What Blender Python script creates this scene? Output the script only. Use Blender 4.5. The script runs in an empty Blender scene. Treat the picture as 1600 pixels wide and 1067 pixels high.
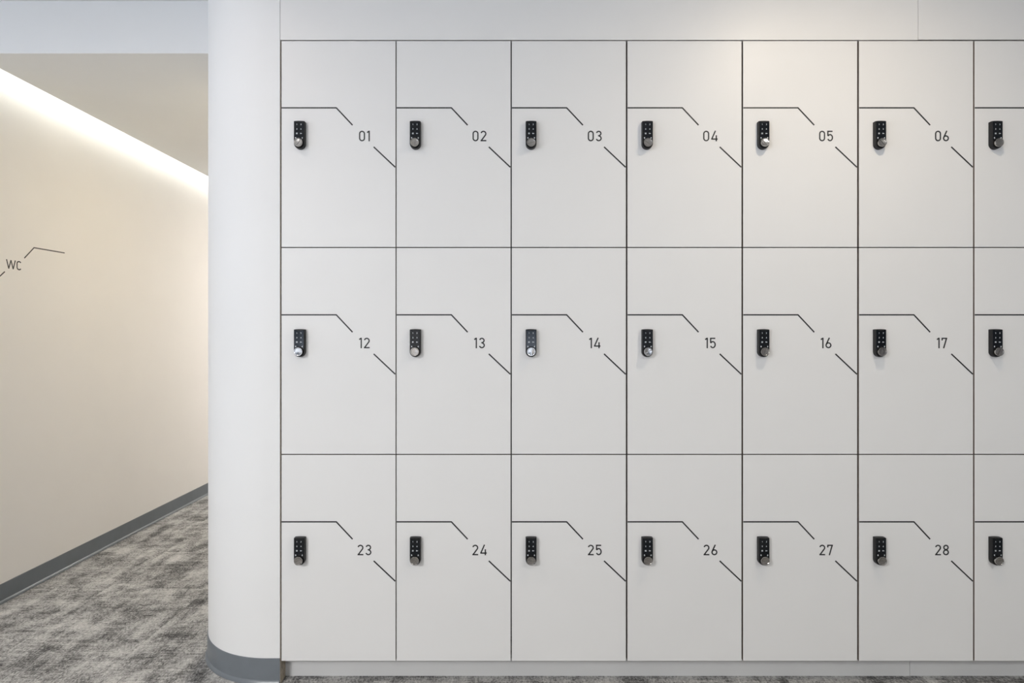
import bpy, bmesh, math, random
from mathutils import Vector

SC = bpy.context.scene
COL = SC.collection
random.seed(7)

# ---------------------------------------------------------------- measures
S = 0.0023                 # metres per photo pixel on the plane of the locker doors
F = 950.0                  # focal length in photo pixels
D = F * S                  # distance of the door plane from the camera
H = 1.256                  # camera height
HY = 521.7                 # horizon row in the photo
def PX(x): return (x - 800.0) * S
def PZ(y): return H - (y - HY) * S

XW = -2.381                # corridor wall plane
CEIL = H + 1.390           # main ceiling
SOFF = H + 1.172           # corridor soffit
YB = F * 1.172 / 438.2     # front face of the beam
XE = XW + 0.12             # soffit edge at the light cove
R = 0.155 * D              # radius of the rounded wall end
CX = -383.7 * S            # start of the rounding
XT = CX - R                # corridor side of the rounded wall
XR = PX(437.3)             # right end of the rounded wall
LEFT, RIGHT, BACK, FAR = -4.2, 5.0, -5.0, 8.0

# ---------------------------------------------------------------- camera
cd = bpy.data.cameras.new('camera')
cd.sensor_width = 36.0
cd.lens = F / 1600.0 * 36.0
cd.shift_y = -(533.5 - HY) / 1600.0
cd.clip_start = 0.05
cam = bpy.data.objects.new('camera', cd)
COL.objects.link(cam)
cam.location = (0, 0, H)
cam.rotation_euler = (math.pi / 2, 0, 0)
SC.camera = cam

# ---------------------------------------------------------------- sky, daylight, lamps, exposure
SC.view_settings.view_transform = 'Standard'
SC.view_settings.look = 'None'
SC.view_settings.gamma = 1.0
SC.view_settings.use_curve_mapping = False
SC.view_settings.exposure = 0.005

wd = bpy.data.worlds.new('sky')
SC.world = wd
wd.use_nodes = True
nt = wd.node_tree
bg = nt.nodes['Background']
tc = nt.nodes.new('ShaderNodeTexCoord')
sp = nt.nodes.new('ShaderNodeSeparateXYZ')
rp = nt.nodes.new('ShaderNodeValToRGB')
nt.links.new(tc.outputs['Generated'], sp.inputs[0])
mp = nt.nodes.new('ShaderNodeMapRange')
mp.inputs['From Min'].default_value = -0.3
mp.inputs['From Max'].default_value = 0.7
nt.links.new(sp.outputs['Z'], mp.inputs['Value'])
nt.links.new(mp.outputs['Result'], rp.inputs[0])
e = rp.color_ramp.elements
e[0].position = 0.285; e[0].color = (0.47, 0.532, 0.63, 1)     # lower half made bright to add light through the windows
e[1].position = 0.40; e[1].color = (0.0, 0.0, 0.0, 1)        # upper sky blacked out to shape the window light
m_ = e.new(0.315); m_.color = (0.06, 0.08, 0.11, 1)
nt.links.new(rp.outputs['Color'], bg.inputs['Color'])
bg.inputs['Strength'].default_value = 5.4

def lamp(name, kind, loc, energy, color, **kw):
    d = bpy.data.lights.new(name, kind)
    d.energy = energy
    d.color = color
    for k, v in kw.items():
        setattr(d, k, v)
    o = bpy.data.objects.new(name, d)
    COL.objects.link(o)
    o.location = loc
    return o

def spot(name, loc, energy, color, deg, blend, radius, aim=(0, 0)):
    o = lamp(name, 'SPOT', loc, energy, color, spot_size=math.radians(deg), spot_blend=blend, shadow_soft_size=radius)
    o.rotation_euler = (aim[0], aim[1], 0)
    return o

def disk(name, x, y, z, energy, color, size=0.10):
    """round recessed downlight"""
    return lamp(name, 'AREA', (x, y, z), energy, color, shape='DISK', size=size)

def fill_panel(name, x, y, energy, color, sx=1.2, sy=0.3):
    """unseen flat fill light added at ceiling height behind the camera"""
    return lamp(name, 'AREA', (x, y, CEIL - 0.02), energy, color, shape='RECTANGLE', size=sx, size_y=sy)

disk('ceiling_downlight', PX(1285), D - 0.78, CEIL - 0.01, 9.0, (1.0, 0.85, 0.65))      #G0
disk('ceiling_downlight', PX(290), D - 0.72, CEIL - 0.01, 2.8, (1.0, 0.85, 0.75))       #GA
fill_panel('ceiling_fill', -2.8, -2.1, 275.0, (1.0, 0.985, 0.97))                       #G2 added fill, lifts the lockers from the left
fill_panel('ceiling_fill', 2.2, -1.0, 44.0, (1.0, 1.0, 0.96))                         #G4 added fill, lifts the right-hand lockers
disk("corridor_light", -1.32, 3.3, SOFF - 0.005, 6.6, (1.0, 0.83, 0.52))            #G5 unseen fill added for the corridor's general level
disk('corridor_light', -1.5, 4.5, SOFF - 0.005, 1.0, (1.0, 0.88, 0.72))              #GB downlight behind the bright patch on the carpet
disk('corridor_light', -1.45, 6.4, SOFF - 0.005, 58.0, (1.0, 0.96, 0.92))           #G9 added ambient fill, out of view deep in the corridor

# ---------------------------------------------------------------- materials
def mat(name, color, rough=0.5, metal=0.0, spec=0.5, noise=None, bump=None):
    m = bpy.data.materials.new(name)
    m.use_nodes = True
    t = m.node_tree
    b = t.nodes['Principled BSDF']
    b.inputs['Base Color'].default_value = (*color, 1)
    b.inputs['Roughness'].default_value = rough
    b.inputs['Metallic'].default_value = metal
    b.inputs['Specular IOR Level'].default_value = spec
    tcn = t.nodes.new('ShaderNodeTexCoord')
    if noise:
        sc, amt = noise
        n = t.nodes.new('ShaderNodeTexNoise')
        n.inputs['Scale'].default_value = sc
        n.inputs['Detail'].default_value = 4
        t.links.new(tcn.outputs['Object'], n.inputs['Vector'])
        r = t.nodes.new('ShaderNodeValToRGB')
        r.color_ramp.elements[0].position = 0.3
        r.color_ramp.elements[1].position = 0.7
        r.color_ramp.elements[0].color = (*[c * (1 - amt) for c in color], 1)
        r.color_ramp.elements[1].color = (*[min(1, c * (1 + amt)) for c in color], 1)
        t.links.new(n.outputs['Fac'], r.inputs[0])
        t.links.new(r.outputs['Color'], b.inputs['Base Color'])
    if bump:
        sc, st = bump
        n = t.nodes.new('ShaderNodeTexNoise')
        n.inputs['Scale'].default_value = sc
        t.links.new(tcn.outputs['Object'], n.inputs['Vector'])
        bn = t.nodes.new('ShaderNodeBump')
        bn.inputs['Strength'].default_value = st
        bn.inputs['Distance'].default_value = 0.002
        t.links.new(n.outputs['Fac'], bn.inputs['Height'])
        t.links.new(bn.outputs['Normal'], b.inputs['Normal'])
    return m

M_PAINT = mat('white_paint', (0.80, 0.80, 0.80), 0.6, noise=(3, 0.01), bump=(220, 0.03))
M_CEIL = mat('ceiling_paint', (0.80, 0.80, 0.79), 0.8, noise=(3, 0.01))
M_SOFF = mat('soffit_paint', (0.87, 0.86, 0.83), 0.8, noise=(3, 0.01))
M_CREAM = mat('cream_paint', (0.85, 0.82, 0.78), 0.7, noise=(3, 0.01), bump=(220, 0.03))
M_LAM = mat('white_laminate', (0.77, 0.765, 0.76), 0.42, spec=0.4, noise=(5, 0.006), bump=(500, 0.015))
M_EDGE = mat('brown_grey_edging', (0.23, 0.185, 0.16), 0.6, noise=(60, 0.1))
M_CARC = mat('carcass_board', (0.11, 0.098, 0.092), 0.7, noise=(60, 0.1))
M_PLIN = mat('plinth_laminate', (0.62, 0.62, 0.62), 0.45, noise=(5, 0.01))
M_WOOD = mat('raw_board_edge', (0.42, 0.36, 0.28), 0.8, noise=(90, 0.25))
M_VINYL = mat('black_vinyl', (0.016, 0.016, 0.018), 0.45, noise=(40, 0.1))
M_SIGN = mat('dark_sign_vinyl', (0.03, 0.026, 0.022), 0.5, noise=(40, 0.1))
M_RUBBER = mat('grey_rubber', (0.155, 0.173, 0.192), 0.30, noise=(12, 0.05))
M_BODY = mat('black_lock_housing', (0.008, 0.008, 0.009), 0.45, spec=0.35, noise=(200, 0.1))
M_GLASS = mat('black_keypad_glass', (0.004, 0.006, 0.009), 0.06, spec=0.42, noise=(50, 0.05))
M_KEY = mat('white_key_print', (0.75, 0.78, 0.82), 0.5, noise=(90, 0.03))
M_CHROME = mat('chrome', (0.44, 0.42, 0.40), 0.13, 1.0, noise=(90, 0.03))
M_FRAME = mat('window_frame_metal', (0.25, 0.26, 0.27), 0.4, 0.3, noise=(30, 0.04))
M_DARK = mat('dark_wall_paint', (0.30, 0.30, 0.31), 0.7, noise=(3, 0.02))

def led_mat():
    m = bpy.data.materials.new('warm_led')
    m.use_nodes = True
    b = m.node_tree.nodes['Principled BSDF']
    b.inputs['Base Color'].default_value = (1, 0.95, 0.85, 1)
    b.inputs['Emission Color'].default_value = (0.95, 1.0, 1.0, 1)
    b.inputs['Emission Strength'].default_value = 3.5
    return m
M_LED = led_mat()

def carpet():
    m = bpy.data.materials.new('mottled_grey_carpet')
    m.use_nodes = True
    t = m.node_tree
    b = t.nodes['Principled BSDF']
    b.inputs['Roughness'].default_value = 0.95
    b.inputs['Specular IOR Level'].default_value = 0.1
    tcn = t.nodes.new('ShaderNodeTexCoord')
    # half-metre carpet tiles, each cut from another stretch of the pattern
    snap = t.nodes.new('ShaderNodeVectorMath')
    snap.operation = 'SNAP'
    snap.inputs[1].default_value = (0.5, 0.5, 10.0)
    t.links.new(tcn.outputs['Object'], snap.inputs[0])
    wn = t.nodes.new('ShaderNodeTexWhiteNoise')
    wn.noise_dimensions = '2D'
    t.links.new(snap.outputs['Vector'], wn.inputs['Vector'])
    tiles = t.nodes.new('ShaderNodeVectorMath')
    tiles.operation = 'MULTIPLY_ADD'
    tiles.inputs[1].default_value = (9.0, 9.0, 0.0)
    t.links.new(wn.outputs['Color'], tiles.inputs[0])
    t.links.new(tcn.outputs['Object'], tiles.inputs[2])
    def noise(scale, detail, rough=0.6, loc=(0, 0, 0)):
        mpn = t.nodes.new('ShaderNodeMapping')
        mpn.inputs['Scale'].default_value = scale
        mpn.inputs['Location'].default_value = loc
        t.links.new(tiles.outputs['Vector'], mpn.inputs['Vector'])
        n = t.nodes.new('ShaderNodeTexNoise')
        n.inputs['Scale'].default_value = 1.0
        n.inputs['Detail'].default_value = detail
        n.inputs['Roughness'].default_value = rough
        t.links.new(mpn.outputs['Vector'], n.inputs['Vector'])
        return n.outputs['Fac']
    def math_(op, a, bb):
        n = t.nodes.new('ShaderNodeMath')
        n.operation = op
        for i, v in enumerate((a, bb)):
            if isinstance(v, (int, float)):
                n.inputs[i].default_value = v
            else:
                t.links.new(v, n.inputs[i])
        return n.outputs[0]
    streak = noise((20.0, 3.0, 1), 5, 0.65)                # thin streaks along the corridor
    cross = noise((2.4, 20.0, 1), 4, 0.65, (3, 7, 0))     # bands across
    blot = noise((7.0, 5.4, 1), 6, 0.68, (9, 4, 0))       # broad blotches
    rib = noise((14.0, 150.0, 1), 3, 0.75, (1, 2, 0))     # fine ribs across
    grain = noise((150.0, 80.0, 1), 3, 0.8)
    v = math_('MULTIPLY', blot, 0.40)
    v = math_('ADD', v, math_('MULTIPLY', streak, 0.24))
    v = math_('ADD', v, math_('MULTIPLY', cross, 0.16))
    v = math_('ADD', v, math_('MULTIPLY', rib, 0.20))
    v2 = math_('ADD', math_('MULTIPLY', v, 0.70), math_('MULTIPLY', grain, 0.30))
    r = t.nodes.new('ShaderNodeValToRGB')
    el = r.color_ramp.elements
    el[0].position = 0.415; el[0].color = (0.045, 0.045, 0.047, 1)
    el[1].position = 0.585; el[1].color = (0.60, 0.59, 0.575, 1)
    k = el.new(0.47); k.color = (0.16, 0.158, 0.155, 1)
    k = el.new(0.51); k.color = (0.35, 0.345, 0.337, 1)
    t.links.new(v2, r.inputs[0])
    t.links.new(r.outputs['Color'], b.inputs['Base Color'])
    bn = t.nodes.new('ShaderNodeBump')
    bn.inputs['Strength'].default_value = 0.5
    bn.inputs['Distance'].default_value = 0.004
    t.links.new(math_('ADD', grain, rib), bn.inputs['Height'])
    t.links.new(bn.outputs['Normal'], b.inputs['Normal'])
    return m
M_CARPET = carpet()

# ---------------------------------------------------------------- mesh helpers
def link(name, bm, mats, parent=None, smooth=False):
    me = bpy.data.meshes.new(name)
    bmesh.ops.recalc_face_normals(bm, faces=bm.faces[:])
    bm.to_mesh(me)
    bm.free()
    for m in (mats if isinstance(mats, (list, tuple)) else [mats]):
        me.materials.append(m)
    if smooth:
        for p in me.polygons:
            p.use_smooth = True
    o = bpy.data.objects.new(name, me)
    COL.objects.link(o)
    if parent:
        o.parent = parent
    return o

def add_box(bm, x0, x1, y0, y1, z0, z1, mi=0):
    v = [bm.verts.new(p) for p in ((x0, y0, z0), (x1, y0, z0), (x1, y1, z0), (x0, y1, z0),
                                   (x0, y0, z1), (x1, y0, z1), (x1, y1, z1), (x0, y1, z1))]
    fs = []
    for q in ((0, 3, 2, 1), (4, 5, 6, 7), (0, 1, 5, 4), (1, 2, 6, 5), (2, 3, 7, 6), (3, 0, 4, 7)):
        f = bm.faces.new([v[i] for i in q])
        f.material_index = mi
        fs.append(f)
    return v, fs

def box_bm(*a, bevel=0.0):
    bm = bmesh.new()
    add_box(bm, *a)
    if bevel:
        bmesh.ops.bevel(bm, geom=bm.edges[:], offset=bevel, segments=2, affect='EDGES', profile=0.6)
    return bm

def prism_bm(pts, z0, z1):
    bm = bmesh.new()
    a = [bm.verts.new((x, y, z0)) for x, y in pts]
    b = [bm.verts.new((x, y, z1)) for x, y in pts]
    bm.faces.new(a)
    bm.faces.new(b)
    n = len(pts)
    for i in range(n):
        bm.faces.new((a[i], a[(i + 1) % n], b[(i + 1) % n], b[i]))
    return bm

def sweep_bm(path, normals, prof):
    """profile (outward, height) swept along a floor path whose outward normals are given"""
    bm = bmesh.new()
    rings = [[bm.verts.new((p[0] + n[0] * u, p[1] + n[1] * u, z)) for u, z in prof] for p, n in zip(path, normals)]
    k = len(prof)
    for a, b in zip(rings, rings[1:]):
        for i in range(k):
            bm.faces.new((a[i], a[(i + 1) % k], b[(i + 1) % k], b[i]))
    bm.faces.new(rings[0])
    bm.faces.new(rings[-1][::-1])
    return bm

def struct(o):
    o['kind'] = 'structure'
    return o

def tag(o, label, cat, group=None):
    o['label'] = label
    o['category'] = cat
    if group:
        o['group'] = group
    return o

# strokes: polylines of constant width, raised a hair off the surface they are printed on
def stroke(bm, pts, w, put, closed=False):
    P = [Vector(p) for p in pts]
    n = len(P)
    L, Rr = [], []
    for i in range(n):
        a = P[i - 1] if (i > 0 or closed) else None
        c = P[(i + 1) % n] if (i < n - 1 or closed) else None
        d1 = (P[i] - a).normalized() if a is not None else None
        d2 = (c - P[i]).normalized() if c is not None else None
        if d1 is None: d1 = d2
        if d2 is None: d2 = d1
        n1 = Vector((-d1.y, d1.x))
        n2 = Vector((-d2.y, d2.x))
        mvec = (n1 + n2)
        mvec = mvec.normalized() if mvec.length > 1e-6 else n1
        k = w / 2 / max(0.4, mvec.dot(n1))
        L.append(P[i] + mvec * k)
        Rr.append(P[i] - mvec * k)
    T = 0.0004
    vl = [bm.verts.new(put(p, T)) for p in L]
    vr = [bm.verts.new(put(p, T)) for p in Rr]
    bl = [bm.verts.new(put(p, 0)) for p in L]
    br = [bm.verts.new(put(p, 0)) for p in Rr]
    for i in range(n if closed else n - 1):
        j = (i + 1) % n
        bm.faces.new((vl[i], vl[j], vr[j], vr[i]))
        bm.faces.new((bl[i], bl[j], vl[j], vl[i]))
        bm.faces.new((vr[i], vr[j], br[j], br[i]))
    if not closed:
        bm.faces.new((vl[0], vr[0], br[0], bl[0]))
        bm.faces.new((vl[-1], vr[-1], br[-1], bl[-1]))

def arc(cx, cy, rx, ry, a0, a1, n=18):
    return [(cx + rx * math.cos(math.radians(a0 + (a1 - a0) * i / n)),
             cy + ry * math.sin(math.radians(a0 + (a1 - a0) * i / n))) for i in range(n + 1)]

GL = {   # glyph: (width, [(points, closed)...]) in units of the cap height, stroke 0.12
 '0': (0.57, [(arc(.285, .715, .225, .225, 0, 180) + arc(.285, .285, .225, .225, 180, 360), True)]),
 '1': (0.27, [([(.21, 0), (.21, 1)], False), ([(.02, .815), (.10, .89), (.19, .95)], False)]),
 '2': (0.57, [(arc(.285, .715, .225, .225, 165, -28) + [(.075, .06)], False), ([(.01, .06), (.56, .06)], False)]),
 '3': (0.57, [(arc(.285, .74, .205, .20, 165, -72), False), (arc(.285, .28, .225, .22, 78, -165), False), ([(.22, .525), (.34, .525)], False)]),
 '4': (0.62, [([(.41, 1), (.055, .20)], False), ([(.01, .21), (.62, .21)], False), ([(.49, .57), (.49, 0)], False)]),
 '5': (0.57, [([(.02, .94), (.52, .94)], False), ([(.08, .97), (.08, .50)], False), (arc(.285, .345, .225, .285, 150, -155), False)]),
 '6': (0.57, [(arc(.285, .285, .225, .225, 0, 345), True), ([(.37, 1), (.085, .385)], False)]),
 '7': (0.54, [([(.0, .94), (.54, .94)], False), ([(.06, .97), (.06, .74)], False), ([(.475, .95), (.20, 0)], False)]),
 '8': (0.57, [(arc(.285, .74, .20, .20, 0, 345), True), (arc(.285, .28, .225, .22, 0, 345), True)]),
 '9': (0.57, [(arc(.285, .715, .225, .225, 0, 345), True), ([(.20, 0), (.485, .615)], False)]),
 'W': (1.24, [([(.05, 1), (.33, .03)], False), ([(.33, .03), (.62, .97)], False), ([(.62, .97), (.91, .03)], False), ([(.91, .03), (1.19, 1)], False)]),
 'C': (0.66, [(arc(.335, .70, .27, .24, 30, 180) + arc(.335, .30, .27, .24, 180, 330), False)]),
}
def text_bm(s, cap, put, w=0.12, gap=0.18):
    """word centred on the origin of the (u, v) plane handed to put"""
    bm = bmesh.new()
    tot = sum(GL[c][0] for c in s) + gap * (len(s) - 1)
    x = -tot / 2
    for c in s:
        for pts, closed in GL[c][1]:
            stroke(bm, [((x + px) * cap, (py - 0.5) * cap) for px, py in pts], w * cap, put, closed)
        x += GL[c][0] + gap
    return bm

# ---------------------------------------------------------------- the setting
TH = 0.12
struct(link('floor', box_bm(LEFT - TH, RIGHT + TH, BACK - TH, FAR + TH, -0.1, 0), M_CARPET))
struct(link('ceiling', box_bm(LEFT - TH, RIGHT + TH, BACK - TH, YB, CEIL, CEIL + 0.1), M_CEIL))
# beam over the mouth of the corridor
bm = bmesh.new()
_, fs = add_box(bm, LEFT, XT, YB, YB + 0.1, SOFF, CEIL + 0.1)
fs[0].material_index = 1                     # underside finished like the soffit it runs into
struct(link('trim_1', bm, [M_PAINT, M_SOFF]))
# corridor soffit, stopping short of the wall for the light cove, and the closed top of the cove
struct(link('ceiling_corridor', box_bm(XE, XT, YB + 0.1, FAR, SOFF, SOFF + 0.03), M_SOFF))
struct(link('ceiling_cove', box_bm(XW, XT, YB + 0.1, FAR, SOFF + 0.19, SOFF + 0.25), M_CEIL))
struct(link('wall_left', box_bm(XW - TH, XW, YB + 0.1, FAR, 0, SOFF + 0.25), M_CREAM))
struct(link('wall_left_stub', box_bm(LEFT, XW, YB, YB + 0.1, 0, SOFF), M_PAINT))
struct(link('wall_far', box_bm(XW - TH, XT, FAR, FAR + TH, 0, SOFF + 0.25), M_CREAM))

# rounded end of the wall between the corridor and the lockers
pts = [(XR, D), (CX, D)]
N = 48
pts += [(CX - R * math.sin(math.pi / 2 * i / N), D + R * (1 - math.cos(math.pi / 2 * i / N))) for i in range(1, N + 1)]
pts += [(XT, FAR), (XR, FAR)]
o = struct(link('wall_rounded', prism_bm(pts, 0, CEIL), M_PAINT, smooth=True))
try:
    o.data.set_sharp_from_angle(angle=math.radians(30))
except Exception:
    pass

# cove baseboards: upright strip with a small foot running out over the carpet
prof = [(0, 0.091), (0.003, 0.091), (0.0036, 0.089), (0.0036, 0.0135), (0.0046, 0.0125), (0.0078, 0.0085), (0.0100, 0.0045), (0.0106, 0.0), (0, 0)]
path = [(XR + 0.0, D), (CX, D)]
nor = [(0, -1), (0, -1)]
for i in range(1, N + 1):
    a = math.pi / 2 * i / N
    path.append((CX - R * math.sin(a), D + R * (1 - math.cos(a))))
    nor.append((-math.sin(a), -math.cos(a)))
path.append((XT, FAR)); nor.append((-1, 0))
o = struct(link('baseboard_rounded', sweep_bm(path, nor, prof), M_RUBBER, smooth=True))
try:
    o.data.set_sharp_from_angle(angle=math.radians(40))
except Exception:
    pass
struct(link('baseboard_left', sweep_bm([(XW, YB + 0.1), (XW, FAR)], [(1, 0), (1, 0)], prof), M_RUBBER))

# walls of the main room behind the camera, with the windows the daylight comes through
def wall_with_holes(name, axis, pos, th, a0, a1, z1, holes, m):
    bm = bmesh.new()
    def bx(s0, s1, za, zb):
        if s1 - s0 < 1e-4 or zb - za < 1e-4: return
        if axis == 'y': add_box(bm, s0, s1, min(pos, pos + th), max(pos, pos + th), za, zb)
        else: add_box(bm, min(pos, pos + th), max(pos, pos + th), s0, s1, za, zb)
    cur = a0
    for (h0, h1, za, zb) in holes:
        bx(cur, h0, 0, z1)
        bx(h0, h1, 0, za)
        bx(h0, h1, zb, z1)
        cur = h1
    bx(cur, a1, 0, z1)
    return struct(link(name, bm, m))
BW = [(-3.9, -2.2, 0.25, 2.45), (0.0, 2.0, 0.25, 2.45)]
LW = [(-4.2, -1.9, 0.25, 2.45), (-1.5, 1.2, 0.25, 2.45)]
wall_with_holes('wall_back', 'y', BACK, -TH, LEFT - TH, RIGHT + TH, CEIL, BW, M_PAINT)
wall_with_holes('wall_main_left', 'x', LEFT, -TH, BACK, YB + 0.1, CEIL, LW, M_PAINT)
struct(link('wall_right', box_bm(RIGHT, RIGHT + TH, BACK, D + 0.2, 0, CEIL), M_DARK))
def frame(name, axis, pos, a0, a1, z0, z1):
    bm = bmesh.new()
    t = 0.03
    def bx(s0, s1, za, zb):
        if axis == 'y': add_box(bm, s0, s1, pos - 0.09, pos - 0.03, za, zb)
        else: add_box(bm, pos - 0.09, pos - 0.03, s0, s1, za, zb)
    bx(a0, a1, z0, z0 + t); bx(a0, a1, z1 - t, z1)
    k = max(2, round((a1 - a0) / 0.62))
    for i in range(k + 1):
        s = a0 + (a1 - a0 - 0.05) * i / k
        bx(s, s + 0.05, z0 + t, z1 - t)
    bx(a0 + 0.05, a1 - 0.05, 0.98, 1.02)
    struct(link(name, bm, M_FRAME))
for i, (a, b, z0, z1) in enumerate(BW): frame('window_%d' % (i + 1), 'y', BACK, a, b, z0, z1)
for i, (a, b, z0, z1) in enumerate(LW): frame('window_%d' % (i + 3), 'x', LEFT, a, b, z0, z1)
# sky portals in the window openings
def portal(loc, sx, sy, rot):
    o = lamp('window_daylight', 'AREA', loc, 1, (1, 1, 1), shape='RECTANGLE', size=sx, size_y=sy)
    o.rotation_euler = rot
    o.data.cycles.is_portal = True
for a, b, z0, z1 in BW: portal(((a + b) / 2, BACK - 0.1, (z0 + z1) / 2), b - a, z1 - z0, (math.pi / 2, 0, 0))
for a, b, z0, z1 in LW: portal((LEFT - 0.1, (a + b) / 2, (z0 + z1) / 2), z1 - z0, b - a, (0, -math.pi / 2, 0))

# ---------------------------------------------------------------- light cove strip
bm = box_bm(XE + 0.02, XE + 0.035, YB + 0.12, FAR - 0.05, SOFF + 0.045, SOFF + 0.17)
tag(link('led_strip', bm, M_LED), 'warm white light strip in the ceiling slot along the beige corridor wall', 'light')

# ---------------------------------------------------------------- wall sign on the corridor wall
def wall_put(zc, hc):
    return lambda p, t: (XW + t, zc + p.x, hc + p.y)
def wpix(x, y):
    Z = -XW * F / (800.0 - x)
    return Z, H + (HY - y) / F * Z
Z0, h0 = wpix(8.5, 404.7); Z1, h1 = wpix(34.5, 420.0)
cap = 14.7 * Z0 / F
sg = bpy.data.objects.new('wall_sign', None)
COL.objects.link(sg)
sg.location = (XW, (Z0 + Z1) / 2, 1.5)
tag(sg, 'dark WC lettering with a bent line on the beige corridor wall', 'sign')
def sign_part(name, bm):
    o = link(name, bm, M_SIGN, sg)
    o.location = -sg.location
    return o
sign_part('lettering', text_bm('WC', cap, wall_put((Z0 + Z1) / 2, h0 - cap / 2), 0.13, 0.12))
p = [wpix(*q) for q in ((38.0, 403.3), (53.1, 387.0), (101.0, 395.2))]
bm = bmesh.new()
stroke(bm, [Vector(q) for q in p], 0.0056, wall_put(0, 0))
sign_part('line', bm)
a, b = wpix(0, 431.2), wpix(7.5, 424.3)
dv = Vector(b) - Vector(a)
bm = bmesh.new()
stroke(bm, [Vector(b) - dv.normalized() * 0.10, Vector(b)], 0.0056, wall_put(0, 0))
sign_part('line', bm)

# ---------------------------------------------------------------- locker bank
XK = [438.7, 618.5, 798.6, 979.3, 1160.0, 1341.1, 1521.7, 1702.5]
Y0, PITCH = 63.3, 323.35
DW, DH = 178.3 * S, (PITCH - 1.5) * S          # door size
DT = 0.018
CD = 0.45                                      # depth of the lockers

def empty(name, loc):
    o = bpy.data.objects.new(name, None)
    COL.objects.link(o)
    o.location = loc
    return o

# local frame of a locker: origin at the lower left front corner of its door, x right, y into the wall, z up
def door_bm():
    bm = bmesh.new()
    v, fs = add_box(bm, 0, DW, 0, DT, 0, DH, 1)
    fs[2].material_index = 0
    front = [ed for ed in bm.edges if all(abs(w.co.y) < 1e-6 for w in ed.verts)]
    bmesh.ops.bevel(bm, geom=front, offset=0.0006, segments=2, affect='EDGES', material=0)
    return bm

def carcass_bm():
    bm = bmesh.new()
    t = 0.012
    x0, x1, y0, y1, z0, z1 = -0.001, DW + 0.001, DT + 0.001, CD, -0.0005, DH + 0.0005
    add_box(bm, x0, x0 + t, y0, y1, z0, z1)
    add_box(bm, x1 - t, x1, y0, y1, z0, z1)
    add_box(bm, x0 + t, x1 - t, y0, y1, z0, z0 + t)
    add_box(bm, x0 + t, x1 - t, y0, y1, z1 - t, z1)
    add_box(bm, x0 + t, x1 - t, y1 - 0.006, y1, z0 + t, z1 - t)
    return bm

def dput(p, t):
    return (p.x, -t, p.y)

def lpx(dx, dy):      # photo-pixel offset from the cell's upper left corner -> local door coordinates
    return Vector(((dx - 1.1) * S, DH - (dy - 0.75) * S))

def stripe_bm(lower):
    bm = bmesh.new()
    if lower:
        stroke(bm, [lpx(145.2, 166.2), lpx(178.9, 198.0)], 0.0048, dput)
    else:
        stroke(bm, [lpx(1.3, 105.2), lpx(86.8, 105.2), lpx(112.2, 132.3)], 0.0048, dput)
    return bm

# lock, local frame at the knob axis on the door face
LW2, LTOP, LDEP = 0.0194, 0.0805, 0.0172
def lock_outline(inset, topsag=0.0011):
    w = LW2 - inset
    top = LTOP - inset
    pts = []
    n = 20
    for i in range(n + 1):
        a = math.pi + math.pi * i / n
        pts.append((w * math.cos(a), w * math.sin(a)))
    rc = 0.0016
    for i in range(5):
        a = math.pi / 2 * i / 4
        pts.append((w - rc + rc * math.cos(a), top - topsag - rc + rc * math.sin(a)))
    for i in range(1, 8):
        u = 1 - 2 * i / 8
        pts.append(((w - rc) * u, top - topsag * u * u))
    for i in range(5):
        a = math.pi / 2 + math.pi / 2 * i / 4
        pts.append((-w + rc + rc * math.cos(a), top - topsag - rc + rc * math.sin(a)))
    return pts

def lock_body_bm():
    bm = bmesh.new()
    prev = None
    for inset, y in ((0, 0), (0, -0.011), (0.0004, -0.0148), (0.0009, -LDEP + 0.0006), (0.0017, -LDEP)):
        ring = [bm.verts.new((x, y, z)) for x, z in lock_outline(inset)]
        if prev:
            n = len(ring)
            for i in range(n):
                bm.faces.new((prev[i], prev[(i + 1) % n], ring[(i + 1) % n], ring[i]))
        else:
            bm.faces.new(ring)
        prev = ring
    # round well for the knob
    K = 40
    def circ(r, y): return [bm.verts.new((r * math.cos(2 * math.pi * i / K), y, r * math.sin(2 * math.pi * i / K))) for i in range(K)]
    c1 = circ(0.0170, -LDEP); c2 = circ(0.0162, -LDEP + 0.0045)
    for i in range(K):
        bm.faces.new((c1[i], c1[(i + 1) % K], c2[(i + 1) % K], c2[i]))
    bm.faces.new(c2)
    eds = []
    for ring in (prev, c1):
        for i in range(len(ring)):
            eds.append(bm.edges.get((ring[i], ring[(i + 1) % len(ring)])))
    bmesh.ops.triangle_fill(bm, edges=eds, use_beauty=True, use_dissolve=False)
    return bm

def panel_bm():
    """glass keypad plate: notched at the top middle, cut in an arc around the knob"""
    w, t = LW2 - 0.0026, LTOP - 0.0034
    pts = []
    a0 = math.degrees(math.acos(w / 0.0185)) if w < 0.0185 else 0
    for i in range(17):
        a = math.radians(a0 + (180 - 2 * a0) * i / 16)
        pts.append((0.0185 * math.cos(a), 0.0185 * math.sin(a)))
    pts += [(-w, t), (-w * 0.72, t), (-w * 0.55, t - 0.0026), (w * 0.55, t - 0.0026), (w * 0.72, t), (w, t)]
    bm = bmesh.new()
    y0, y1 = -LDEP + 0.0002, -LDEP - 0.0007
    a = [bm.verts.new((x, y0, z)) for x, z in pts]
    b = [bm.verts.new((x, y1, z)) for x, z in pts]
    n = len(pts)
    for i in range(n):
        bm.faces.new((a[i], a[(i + 1) % n], b[(i + 1) % n], b[i]))
    bm.faces.new(a); bm.faces.new(b)
    bmesh.ops.triangulate(bm, faces=[f for f in bm.faces if len(f.verts) > 4])
    return bm

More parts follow.
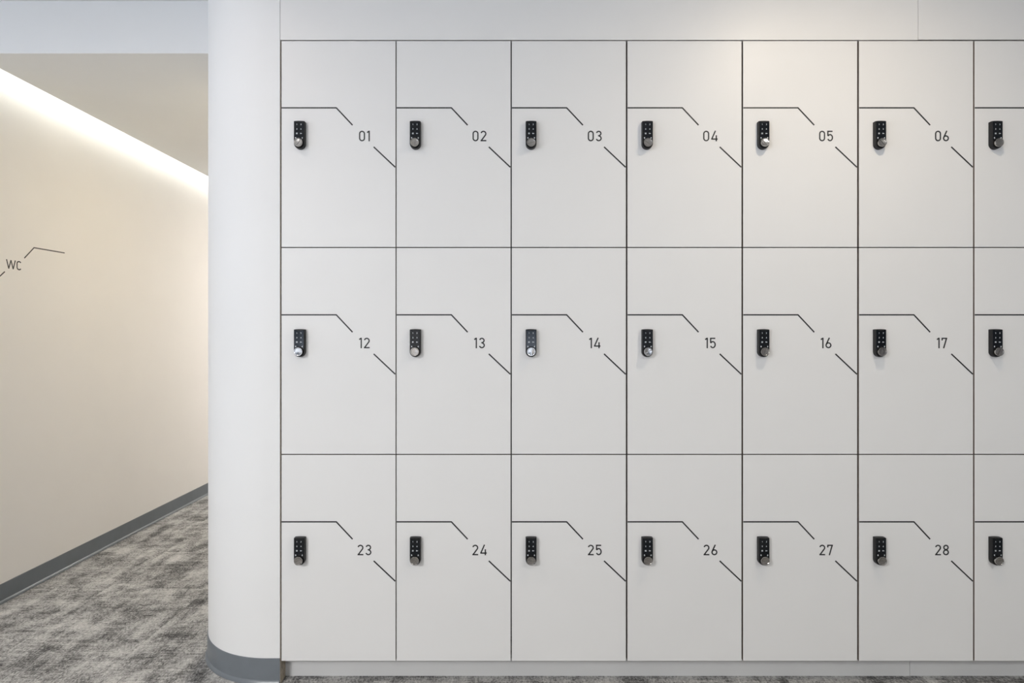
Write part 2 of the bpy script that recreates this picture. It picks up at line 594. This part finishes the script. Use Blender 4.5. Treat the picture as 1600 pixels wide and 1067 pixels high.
def knob_bm():
    """turned metal knob: flared side, chamfered rim, shallow dish with a grip bar across it"""
    bm = bmesh.new()
    K = 48
    yb, yf = -LDEP + 0.0045, -0.0276
    prof = [(0.0118, yb), (0.0120, yb - 0.0050), (0.0140, yb - 0.0062), (0.0151, yb - 0.0075), (0.0152, yf + 0.0012), (0.0145, yf), (0.0128, yf), (0.0115, yf + 0.0009), (0.0, yf + 0.0014)]
    rings = []
    for r, y in prof[:-1]:
        rings.append([bm.verts.new((r * math.cos(2 * math.pi * i / K), y, r * math.sin(2 * math.pi * i / K))) for i in range(K)])
    for a, b in zip(rings, rings[1:]):
        for i in range(K):
            bm.faces.new((a[i], a[(i + 1) % K], b[(i + 1) % K], b[i]))
    bm.faces.new(rings[0])
    c = bm.verts.new((0, prof[-1][1], 0))
    for i in range(K):
        bm.faces.new((rings[-1][i], rings[-1][(i + 1) % K], c))
    v, fs = add_box(bm, -0.0016, 0.0016, yf - 0.0002, yf + 0.0012, -0.0122, 0.0122)
    return bm

def key_bms():
    """the eight small prints on the glass, at their places"""
    def put_at(cx, cz):
        return lambda p, t: (cx + p.x, -LDEP - 0.0007 - t * 0.5, cz + p.y)
    top = LTOP
    xs = (-0.0076, 0.0073)
    rows = [top - 6.2 * S, top - 13.3 * S, top - 20.2 * S, top - 27.3 * S]
    out = []
    for k, c in enumerate('1234'):
        out.append(text_bm(c, 0.0046, put_at(xs[k % 2], rows[k // 2]), 0.19))
    bm = bmesh.new(); pt = put_at(xs[0], rows[2])
    a = 0.0025
    for z in (-a + .0006, 0, a - .0006): stroke(bm, [(-a, z), (a, z)], 0.0009, pt)
    for x in (-a + .0005, a - .0005): stroke(bm, [(x, -a), (x, a)], 0.0007, pt)
    out.append(bm)
    bm = bmesh.new(); pt = put_at(xs[1], rows[2])
    stroke(bm, arc(-0.0014, 0, 0.0013, 0.0013, 0, 345), 0.0011, pt, True)
    stroke(bm, [(0, 0), (0.0033, 0)], 0.0014, pt)
    stroke(bm, [(0.0022, -0.0013), (0.0022, 0)], 0.0010, pt)
    out.append(bm)
    for k, x in enumerate((-0.0117, 0.0117)):
        bm = bmesh.new(); pt = put_at(x, rows[3])
        stroke(bm, [(-0.0017, 0.0004), (0.0017, 0.0004)], 0.0025, pt)
        stroke(bm, arc(0, 0.0016, 0.0011, 0.0012, 0, 180 if k == 0 else 120), 0.0008, pt)
        stroke(bm, [(0, -0.0030), (0, -0.0016)], 0.0010, pt)
        out.append(bm)
    return out

ROWS = ('top', 'middle', 'bottom')
KNOB_ANGLE = {'01': 40, '02': 3, '03': 80, '04': -55, '05': -50, '06': -40, '12': 85, '13': 2, '14': 0, '15': 60, '16': 20, '17': 12,
              '23': 70, '24': 5, '25': 88, '26': -60, '27': 85, '28': 88, '07': 65, '18': 30, '29': 90}

def origin(c, r):
    return Vector((PX(XK[c] + 1.1), D, PZ(Y0 + (r + 1) * PITCH - 0.75)))

def number_part(root, num):
    bm = text_bm(num, 16.5 * S, lambda p, t: dput(p + lpx(130.7, 149.2), t))
    return link('number', bm, M_VINYL, root)

def make_locker():
    root = empty('locker', (0, 0, 0))
    link('carcass', carcass_bm(), M_CARC, root)
    link('door', door_bm(), [M_LAM, M_EDGE], root)
    link('stripe', stripe_bm(False), M_VINYL, root)
    link('stripe', stripe_bm(True), M_VINYL, root)
    lk = link('keypad_lock', lock_body_bm(), M_BODY, root)
    kc = lpx(31.1, 162.5)
    lk.location = (kc.x, 0, kc.y)
    link('keypad_panel', panel_bm(), M_GLASS, lk)
    for b in key_bms():
        link('key', b, M_KEY, lk)
    link('knob', knob_bm(), M_CHROME, lk)
    return root

def copy_locker(src):
    r = src.copy(); COL.objects.link(r)
    for ch in list(src.children):
        c = ch.copy(); COL.objects.link(c); c.parent = r
        for g in list(ch.children):
            d = g.copy(); COL.objects.link(d); d.parent = c
    return r

proto = make_locker()
numbers = [['01', '02', '03', '04', '05', '06', '07'], ['12', '13', '14', '15', '16', '17', '18'], ['23', '24', '25', '26', '27', '28', '29']]
places = [(c, r) for r in range(3) for c in range(7)]
roots = [proto if i == 0 else copy_locker(proto) for i in range(len(places))]
for root, (c, r) in zip(roots, places):
    num = numbers[r][c]
    root.location = origin(c, r)
    number_part(root, num)
    for lk in root.children:
        if lk.name.startswith('keypad_lock'):
            for g in lk.children:
                if g.name.startswith('knob'):
                    g.rotation_euler = (0, math.radians(KNOB_ANGLE[num]), 0)
    if c < 6:
        lab = 'white %s row locker with keypad lock and printed number %s on its door' % (ROWS[r], num)
    else:
        lab = 'white %s row locker cut off by the right edge of the photo beside locker %s' % (ROWS[r], numbers[r][5])
    tag(root, lab, 'locker', 'white numbered lockers in the locker bank')

# filler panels above the lockers
FT = PZ(62.4)
xj = PX(1434.5)
xe = PX(XK[-1])
tag(link('filler_panel', box_bm(XR + 0.0016, xj - 0.0006, D, D + 0.018, FT, CEIL, bevel=0.0005), M_LAM),
    'long white filler panel above lockers 01 to 06', 'panel', 'white filler panels above the lockers')
tag(link('filler_panel', box_bm(xj + 0.0006, xe, D - 0.0006, D + 0.0174, FT + 0.001, CEIL, bevel=0.0005), M_LAM),
    'white filler panel above the lockers at the right edge of the photo', 'panel', 'white filler panels above the lockers')
struct(link('wall_locker_back', box_bm(XR + 0.003, xe, D + CD + 0.003, D + CD + 0.1, 0, CEIL), M_DARK))
struct(link('wall_front', box_bm(xe + 0.001, RIGHT, D, D + 0.2, 0, CEIL), M_PAINT))
# recessed plinth
RC = 0.048
KB = PZ(Y0 + 3 * PITCH) - 0.001
fx = (D + RC) / D
x0, xm = PX(444.6) * fx, PX(1421.5) * fx
tag(link('plinth_board', box_bm(x0, xm - 0.0008, D + RC, D + RC + 0.016, 0, KB, bevel=0.0006), M_PLIN),
    'long grey plinth board under the lockers from locker 23 to locker 28', 'plinth', 'plinth boards under the lockers')
tag(link('plinth_board', box_bm(xm + 0.0008, xe, D + RC + 0.0006, D + RC + 0.0166, 0, KB, bevel=0.0006), M_PLIN),
    'grey plinth board under the rightmost lockers past the joint', 'plinth', 'plinth boards under the lockers')
# end panel between the rounded wall and the first lockers
tag(link('end_panel', box_bm(XR + 0.0004, XR + 0.0022, D + 0.004, D + CD, 0, FT - 0.003), M_WOOD),
    'narrow raw beige end panel between the rounded white wall and locker 23', 'panel')
